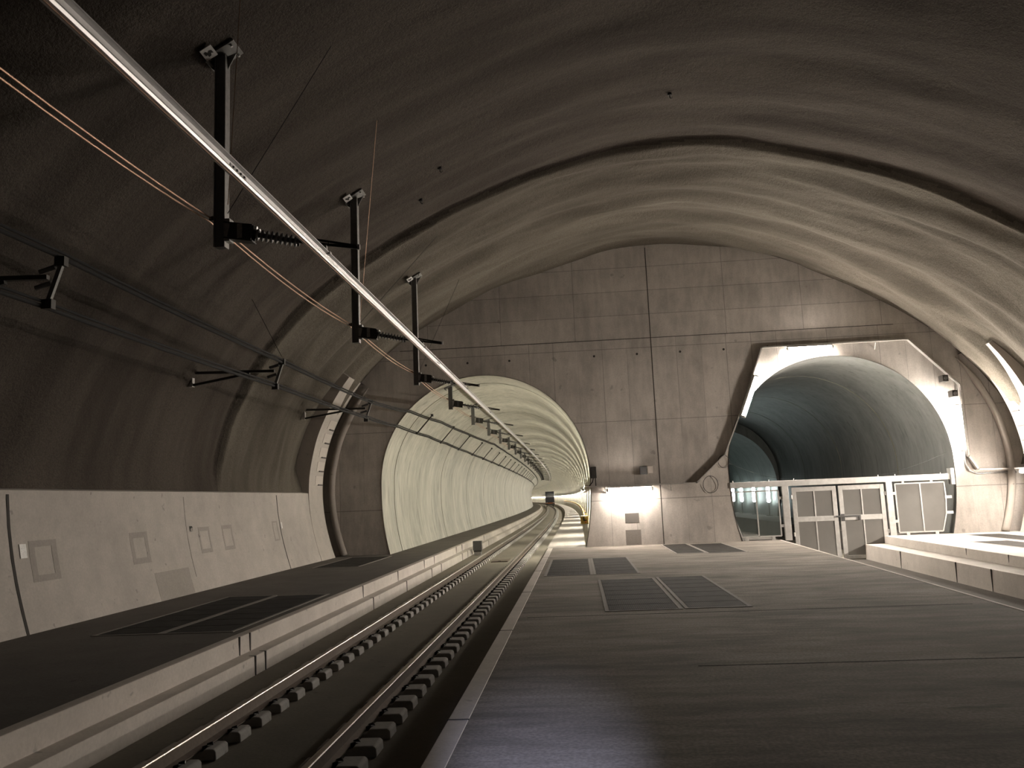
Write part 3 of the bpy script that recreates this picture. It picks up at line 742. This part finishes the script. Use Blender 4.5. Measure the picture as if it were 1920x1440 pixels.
def bracket(y, label):
    xi = min(range(NS + 1), key=lambda i: (abs(prof[i][1] - 5.1) if prof[i][0] < XC else 99))
    xr = vpt(y, xi)[0] + .02
    o = empty('cable_bracket', (xr, y, 5.05), label, 'bracket', 'cable brackets on the vault')
    X = lambda x: x - xr
    Z = lambda z: z - 5.05
    MB().mm(-.12, .02, -.06, .06, Z(4.8), Z(5.18)).build('wall_plate', M_galv, o)
    MB().bar((0, 0, Z(5.13)), (X(-6.95), 0, Z(5.08)), .07, .06).build('upper_strut', M_dark, o)
    MB().bar((0, 0, Z(4.84)), (X(-7.55), 0, Z(5.05)), .06, .055).build('lower_strut', M_dark, o)
    MB().bar((X(-6.74), 0, Z(5.32)), (X(-6.96), 0, Z(4.66)), .06, .05, (0, 1, 0)).build('cable_bar', M_post, o)
    mb = MB()
    for (x, z) in ((-6.85, 5.22), (-6.9, 5.0)): mb.tube([(X(x) - .22, 0, Z(z) - .06), (X(x), 0, Z(z))], .035, 8)
    mb.build('insulator', M_ins, o)
    MB().mm(X(-6.84), X(-6.7), -.05, .05, Z(5.22), Z(5.35)).build('cable_clamp', M_dark, o); MB().mm(X(-7.0), X(-6.86), -.05, .05, Z(4.64), Z(4.77)).build('cable_clamp', M_dark, o)
bracket(10.3, 'dark cable bracket at the left edge of the photo, nearest of the vault brackets')
bracket(18.7, 'dark triangular cable bracket on the vault, halfway between the camera and the end wall')
bracket(27.1, 'dark triangular cable bracket in front of the pale cast ring')
src = None; y = 34.2; k = 0
while y < 150:
    loc = (-6.25 - dev(y), y, 5.13)
    if src is None:
        src = empty('cable_rung', loc, 'short rung joining the two feeder cables on the tunnel wall', 'bracket', 'cable rungs in the tunnel')
        MB().bar((.33, 0, .36), (-.33, 0, -.36), .05, .05, (0, 1, 0)).build('rung', M_dark, src)
        MB().box((.32, 0, .36), (.1, .12, .1)).build('cable_clamp', M_dark, src); MB().box((-.34, 0, -.36), (.1, .12, .1)).build('cable_clamp', M_dark, src)
    else:
        o = copy_tree(src); o.location = loc
    y += 6.1; k += 1

# ------------------------------------------------------------------ ceiling anchors
for x, y, l in ((2.65, 18.7, 'small black anchor bolt high on the middle of the dark vault'), (-2.9, 18.8, 'small black anchor bolt on the vault just before the step, above the second hanger'),
                (-3.6, 20.0, 'small dark hook on the vault beside the second hanger')):
    z = vault_z(x, y)
    o = empty('ceiling_anchor', (x, y, z), l, 'anchor')
    MB().tube([(0, 0, .05), (0, 0, -.05)], .05, 10).build('plug', M_black, o); MB().tube([(0, 0, -.05), (0, 0, -.1), (.03, 0, -.13), (.06, 0, -.1)], .012, 6).build('hook', M_dark, o)

# ------------------------------------------------------------------ lamps
def lamp(a, b, out, mat, label, group=None, big=1.0, name='tube_lamp'):
    a = Vector(a); b = Vector(b); out = Vector(out).normalized(); mid = (a + b) / 2
    o = empty(name, mid, label, 'lamp', group)
    d = (b - a).normalized(); a -= mid; b -= mid
    MB().tube([a, a + d * .03, b - d * .03, b], [.035 * big, .055 * big, .055 * big, .035 * big], 8).build('tube', mat, o, smooth=True)
    q = -out * .085 * big
    MB().bar(a + q - d * .04, b + q + d * .04, .13 * big, .06 * big, out).build('housing', M_house, o, bevel=.008)
    for e in (a - d * .03, b + d * .03): MB().tube([e - d * .035, e + d * .035], .065 * big, 10).build('end_cap', M_house, o, smooth=True)
    return o
yl = YW - .27
lamp((1.12, yl, 2.04), (2.70, yl, 2.04), (0, -.75, -1), M_tube, 'glowing tube lamp on the end wall between the two tunnels', 'tube lamps on the end wall')
lamp((8.05, yl, 6.93), (9.62, yl, 6.93), (0, -.75, -1), M_tube, 'glowing tube lamp over the top of the gated opening', 'tube lamps on the end wall')
lamp((6.24, YW - .27, 4.55), (6.82, YW - .27, 5.96), (.92, -.3, -.38), M_flood, 'glaring tube lamp on the slanted tray left of the gated opening', 'tube lamps on the end wall', 1.2)
lamp((13.86, YW - .27, 4.55), (13.86, YW - .27, 2.95), (-1, -.3, 0), M_flood, 'glaring tube lamp on the upright tray right of the gated opening', 'tube lamps on the end wall', 1.2)
k = 0
for y in (29.4, 24.4):
    x = 2 * XC - lowx(2.1) - (.30 if k == 0 else .2)
    lamp((x, y + .8, 2.08), (x, y - .8, 2.08), (-.3, 0, -1) if k == 0 else (-1, 0, -.25), M_tube if k == 0 else M_side, 'glowing tube lamp on the right wall, cut by the photo edge' if k == 0 else 'tube lamp on the right wall beyond the photo edge', 'tube lamps along the right wall'); k += 1
src = None; y = 33.8; lab = 'glowing tube lamp of the row along the right wall of the lit tunnel'
yy = [33.8, 41.0] + [51 + 10 * i for i in range(43)]
for y in yy:
    loc = (.20 - dev(y), y, 2.12)
    if src is None: src = lamp((loc[0], y - .75, 2.12), (loc[0], y + .75, 2.12), (-1, 0, -.3), M_tun, lab, 'tunnel lamps'); o = src
    else: o = copy_tree(src)
    o.location = loc; o.rotation_euler = (0, 0, slope(y))
for k, (y, x) in enumerate(((58.9, 13.1), (63.4, 13.05), (67.6, 12.95), (71.4, 13.0))):
    o = empty('work_light', (x, y, 0), ['first', 'second', 'third', 'fourth'][k] + ' upright white work light in the side tunnel, counted from the gate post leftwards', 'work light', 'work lights in the side tunnel')
    MB().tube([(0, 0, .9), (0, 0, .98), (0, 0, 1.92), (0, 0, 2.0)], [.06, .13, .13, .06], 12).build('tube', M_cool, o); MB().tube([(0, 0, .02), (0, 0, .95)], .03, 8).build('stand', M_dark, o); MB().box((0, 0, .02), (.4, .4, .04)).build('foot', M_dark, o)

# ------------------------------------------------------------------ cable tray round the gated opening
tp = [(.35, 2.20), (4.36, 2.18), (5.46, 3.16), (6.02, 4.42), (7.10, 7.08), (12.40, 7.10), (14.06, 5.33), (14.06, 2.72), (14.34, 2.24), (15.72, 2.20)]
tray = empty('cable_tray', (tp[4][0], YW - .15, tp[4][1]), 'thin steel cable tray running along the end wall and around the gated opening', 'cable tray')
segs = list(zip(tp, tp[1:]))
for a, b in segs:
    d = Vector((b[0] - a[0], 0, b[1] - a[1])).normalized() * .02
    A = Vector((a[0], YW - .15, a[1])) - d; B = Vector((b[0], YW - .15, b[1])) + d
    off = Vector(tray.location)
    n_ = Vector((0, 1, 0))
    MB().bar(A - off + Vector((0, .035, 0)), B - off + Vector((0, .035, 0)), .23, .012, (d.cross(n_))).bar(A - off + Vector((0, -.08, 0)), B - off + Vector((0, -.08, 0)), .012, .05, (d.cross(n_))).build('section', M_tray, tray)
mb = MB()
for (x, z) in ((1.0, 2.1), (3.4, 2.1), (7.7, 6.98), (11.2, 6.98), (13.9, 5.1)): mb.bar((x, YW - .28, z + .05), (x + .04, YW, z - .16), .03, .04)
for q in range(len(mb.v)): mb.v[q] = tuple(Vector(mb.v[q]) - Vector(tray.location))
mb.build('support_bracket', M_galv, tray)
def sidetray():
    x0 = 2 * XC - lowx(2.2)
    o = MB().mm(x0 - .32, x0 + .02, -12, 30.6, 2.18, 2.2).mm(x0 - .325, x0 - .31, -12, 30.6, 2.17, 2.23).build('cable_tray', M_tray)
    tag(o, 'long steel cable tray on the right wall above the lamp at the photo edge', 'cable tray')
sidetray()
o = MB().sweep([(.27, 2.24), (.40, 2.24), (.40, 2.255), (.285, 2.255), (.285, 2.3), (.27, 2.3)], path(0, YW + .05, 330)).build('cable_tray', M_tray)
tag(o, 'steel cable tray along the right wall inside the lit tunnel, above the lamps', 'cable tray')
# conduit bend by the right lamp
tag(MB().tube([(13.98, YW - .05, 2.95), (13.98, YW - .05, 2.45), (14.1, YW - .05, 2.2), (14.35, YW - .05, 2.09), (15.7, YW - .05, 2.09)], .035, 8).build('conduit_pipe', M_galv, smooth=True), 'bent pale conduit pipe below the right portal lamp', 'pipe')
for (x, z, r, l) in ((4.88, 2.10, .27, 'thin black cable coil hanging below the tray corner on the end wall'), (5.42, 2.92, .2, 'smaller thin black cable coil beside the left edge of the gated opening')):
    pts = [(x + r * math.cos(a), YW - .06 - .02 * math.sin(3 * a), z + r * math.sin(a) * 1.15) for a in [2 * PI * k / 32 for k in range(32)]]
    o = MB().tube(pts, .011, 6, closed=True).build('cable_coil', M_cable); tag(o, l, 'cable coil', 'cable coils')
def wallbox(x, z, w, h, d, mat, label, name='junction_box', cable=None):
    o = empty(name, (x, YW - d / 2, z), label, 'box')
    MB().mm(-w / 2, w / 2, -d / 2, d / 2, -h / 2, h / 2).build('body', mat, o, bevel=.008)
    MB().mm(-w / 2 + .02, w / 2 - .02, -d / 2 - .01, -d / 2, -h / 2 + .02, h / 2 - .02).build('cover', mat, o)
    return o
wallbox(2.46, 2.72, .26, .30, .14, M_ins, 'small dark junction box above the end wall lamp, left of a pale box')
wallbox(2.70, 2.74, .22, .28, .10, M_strip, 'small pale junction box above the end wall lamp, right of a dark box')
o = wallbox(.62, 2.72, .20, .42, .16, M_dark, 'dark equipment box with hanging cables at the rim of the lit tunnel', 'equipment_box')
MB().tube([(-.02, -.03, -.2), (-.06, -.03, -.35), (-.2, -.02, -.5)], .022, 6).tube([(.05, -.03, -.2), (.06, -.03, -.5)], .018, 6).build('cable', M_cable, o)
for (x, z, l, rz) in ((13.45, 5.55, 'small dark box on the tray corner above the right portal lamp', 0), (13.72, 4.98, 'narrow dark bracket box just above the right portal lamp', 0)):
    o = empty('camera_box', (x, YW - .3, z), l, 'box', None, rz)
    MB().box((0, 0, 0), (.2, .36, .24)).build('body', M_dark, o, bevel=.01); MB().tube([(0, -.18, 0), (0, -.21, 0)], .06, 10).build('front_cap', M_ins, o)

# ------------------------------------------------------------------ steel gate in the side tunnel
gy = YW + .02
G = empty('security_gate', (9.5, gy, 0), 'galvanised steel gate with mesh panels and double doors across the side tunnel', 'gate')
gx = lambda x: x - 9.5
MB().mm(gx(5.58), gx(13.42), -.08, .08, 1.92, 2.13).build('top_beam', M_gate, G, bevel=.008)
MB().mm(gx(13.40), gx(13.52), -.16, .16, 1.74, 2.32).build('end_plate', M_gate, G)
for x in (5.7, 7.0, 7.9, 10.9, 11.5, 13.1): MB().tube([(gx(x), 0, 2.12), (gx(x), 0, 2.19)], .016, 6).build('bolt', M_gate, G)
for x0, x1, zb in ((7.43, 7.66, -.03), (11.12, 11.34, -.27)): MB().mm(gx(x0), gx(x1), -.08, .08, zb, 1.93).build('post', M_gate, G, bevel=.006)
def panel(x0, x1, z0, z1, xm, pane, cut, nm):
    fr = MB(); w = .045
    poly = [(gx(x0), z1), (gx(x1), z1), (gx(x1), z0), (gx(x0), z0)]
    if cut == 'l': poly = [(gx(x0), z1), (gx(x1), z1), (gx(x1), z0), (gx(x0 + .27), z0), (gx(x0 + .03), z0 + .75)]
    if cut == 'r': poly = [(gx(x0), z1), (gx(x1 - .02), z1), (gx(x1), z0 + 1.2), (gx(x1 - .05), z0 + .6), (gx(x1 - .22), z0), (gx(x0), z0)]
    for a, b in zip(poly, poly[1:] + poly[:1]): fr.bar((a[0], 0, a[1]), (b[0], 0, b[1]), w, w, (0, 1, 0))
    fr.bar((gx(xm), 0, z0), (gx(xm), 0, z1), w, w, (0, 1, 0))
    f = fr.build('side_panel', M_gate, G)
    MB().prism(poly, 'y', -.006, .006).build('pane', pane, f)
    return f
panel(5.62, 7.30, .14, 1.78, 6.50, M_clear, 'l', 'left')
panel(11.46, 13.2, .10, 1.84, 12.33, M_mesh, 'r', 'right')
mb = MB()
for x in (6.0, 6.95): mb.mm(gx(x), gx(x + .12), -.03, .03, 0, .14)
for x in (11.7, 12.7): mb.mm(gx(x), gx(x + .12), -.03, .03, 0, .1); mb.mm(gx(x), gx(x + .09), -.03, .03, 1.84, 1.93)
for z in (.45, 1.45): mb.mm(gx(7.3), gx(7.44), -.03, .03, z, z + .1); mb.mm(gx(11.33), gx(11.47), -.03, .03, z, z + .1)
for z in (.7, 1.25): mb.mm(gx(13.16), gx(13.4), -.03, .03, z, z + .1)
mb.build('spacer', M_gate, G)
def leaf(x0, x1, hs):
    z0, z1, zm = -.76, 1.86, .70; w = .15
    fr = MB().mm(gx(x0), gx(x0 + w), -.03, .03, z0, z1).mm(gx(x1 - w), gx(x1), -.03, .03, z0, z1).mm(gx(x0 + w), gx(x1 - w), -.03, .03, z1 - .16, z1).mm(gx(x0 + w), gx(x1 - w), -.03, .03, zm - .09, zm + .09).mm(gx(x0 + w), gx(x1 - w), -.03, .03, z0, z0 + .12)
    xm = (x0 + x1) / 2
    fr.mm(gx(xm - .025), gx(xm + .025), -.02, .02, z0 + .12, zm - .09).mm(gx(xm - .025), gx(xm + .025), -.02, .02, zm + .09, z1 - .16)
    f = fr.build('door', M_gate, G, bevel=.005)
    MB().mm(gx(x0 + w), gx(x1 - w), .004, .012, zm + .09, z1 - .16).mm(gx(x0 + w), gx(x1 - w), .004, .012, z0 + .12, zm - .09).build('mesh_panel', M_mesh, f)
    hx = x1 - .08 if hs > 0 else x0 + .08
    mb = MB()
    for z in (-.5, .1, 1.45): mb.tube([(gx(x0 - .02 if hs > 0 else x1 + .02), -.03, z), (gx(x0 - .02 if hs > 0 else x1 + .02), -.03, z + .14)], .03, 8)
    mb.build('hinge', M_gate, f)
    if hs < 0:
        MB().mm(gx(hx - .06), gx(hx + .06), -.05, -.03, zm - .12, zm + .14).mm(gx(hx - .25), gx(hx + .6), -.13, -.05, zm + .03, zm + .085).mm(gx(hx + .54), gx(hx + .6), -.13, -.05, zm - .1, zm + .03).build('handle', M_ins, f)
leaf(7.78, 9.36, 1); leaf(9.44, 11.06, -1)
for (a, b, l) in (((5.75, YW + .6, 2.85), (7.9, YW + .1, 2.14), 'thin sagging wire from the tunnel rim down to the left end of the gate beam'), ((13.5, YW + .3, 2.9), (10.6, YW + .1, 2.14), 'thin sagging wire from the tunnel rim down to the right half of the gate beam')):
    tag(MB().tube(sagline([a, b], .12), .004, 5).build('guy_wire', M_cable), l, 'wire', 'wires over the gate')

# ------------------------------------------------------------------ things in the lit tunnel
hp = [(.24 - dev(y) , y) for y in range(32, 200, 4)]
hr = empty('handrail', (.2, 33, 0), 'yellow handrail pipe along the right wall of the lit tunnel', 'handrail')
MB().tube([(x - .2, y - 33, 1.02) for x, y in hp], .05, 8).build('rail_pipe', M_yellow, hr, smooth=True)
MB().tube([(x - .2, y - 33, .88) for x, y in hp], .035, 8).build('lower_pipe', M_orange, hr, smooth=True)
for i in range(0, 40, 1):
    y = 33.5 + i * 3; x = .24 - dev(y)
    MB().bar((x - .2, y - 33, .96), (.13 + x - .2, y - 33, .96), .05, .04).build('bracket', M_yellow if i % 2 else M_orange, hr)
o = empty('warning_box', (.2, 32.9, .95), 'yellow box at the near end of the tunnel handrail', 'box')
MB().box((0, 0, 0), (.3, .3, .32)).build('body', M_yellow, o, bevel=.02); MB().box((.02, -.155, .03), (.14, .01, .14)).build('dark_window', M_dark, o)
o = empty('track_box', (-4.62, 37.6, ZB), 'grey upright trackside box between the kerb and the rail, inside the tunnel mouth', 'box')
MB().mm(-.2, .2, -.15, .15, .2, .62).build('body', M_ins, o, bevel=.015); MB().mm(-.16, .16, -.12, .12, 0, .14).build('base', M_galv, o); MB().mm(-.17, .17, -.13, .13, .14, .2).build('neck', M_dark, o)

# rail vehicle far down the tunnel
vy = 188.0
V = empty('rail_vehicle', (XT - dev(vy), vy, RH), 'small dark works vehicle with orange front, on the track deep in the tunnel', 'vehicle', None, slope(vy))
MB().mm(-1.0, 1.0, .4, 6.5, 1.0, 3.5).build('cab', M_navy, V, bevel=.08)
MB().mm(-.95, .95, 0, 7.5, .55, 1.0).build('chassis', M_orange, V, bevel=.05)
MB().mm(-1.05, 1.05, -.12, 0.02, .55, .82).build('buffer_beam', M_dark, V)
for s in (-1, 1): MB().tube([(s * .7, -.45, .75), (s * .7, -.1, .75)], .17, 12).build('buffer', M_dark, V)
MB().mm(-.8, .8, .37, .41, 2.2, 3.2).build('windscreen', M_cabglass, V)
for s in (-1, 1): MB().tube([(s * .7, -.03, 1.0), (s * .7, .02, 1.0)], .09, 10).build('headlight', M_white, V)
for s in (-1, 1):
    for y in (1.2, 6.0): MB().tube([(s * .68, y, .42), (s * .78, y, .42)], .42, 18).build('wheel', M_dark, V)

# ------------------------------------------------------------------ small torch held by the photographer
ld = bpy.data.lights.new('phone_light', 'SPOT'); ld.energy = 4600; ld.color = (.62, .68, 1); ld.spot_size = math.radians(16); ld.spot_blend = 1; ld.shadow_soft_size = .03
lo = bpy.data.objects.new('phone_light', ld); C.objects.link(lo); lo.location = (0, .05, 1.80)
lo.rotation_euler = (Vector((-.30, 5.75, -1.8))).to_track_quat('-Z', 'Y').to_euler()

# ------------------------------------------------------------------ camera, world, view
f, yaw, pit, rol = 1550.0, 0.0733938263, 0.138166354, 0.0418768387
fwd = Vector((-math.sin(yaw) * math.cos(pit), math.cos(yaw) * math.cos(pit), math.sin(pit)))
r0 = Vector((math.cos(yaw), math.sin(yaw), 0)); u0 = r0.cross(fwd)
right = r0 * math.cos(rol) - u0 * math.sin(rol); upv = u0 * math.cos(rol) + r0 * math.sin(rol)
cam = bpy.data.cameras.new('camera'); co = bpy.data.objects.new('camera', cam); C.objects.link(co)
cam.sensor_width = 36; cam.lens = f / 1920 * 36; cam.clip_end = 1000; cam.clip_start = .05
M4 = Matrix((right, upv, -fwd)).transposed().to_4x4(); M4.translation = Vector((0, 0, 1.87)); co.matrix_world = M4
S.camera = co
w = bpy.data.worlds.new('world'); S.world = w; w.use_nodes = True
w.node_tree.nodes['Background'].inputs[0].default_value = (1, .88, .76, 1); w.node_tree.nodes['Background'].inputs[1].default_value = .008
S.view_settings.view_transform = 'Standard'; S.view_settings.look = 'None'; S.view_settings.exposure = -0.5; S.view_settings.gamma = 1
S.view_settings.use_curve_mapping = False
S.cycles.use_denoising = True; S.cycles.max_bounces = 6; S.cycles.diffuse_bounces = 4; S.cycles.sample_clamp_indirect = 6; S.cycles.transparent_max_bounces = 8
S.cycles.use_light_tree = True
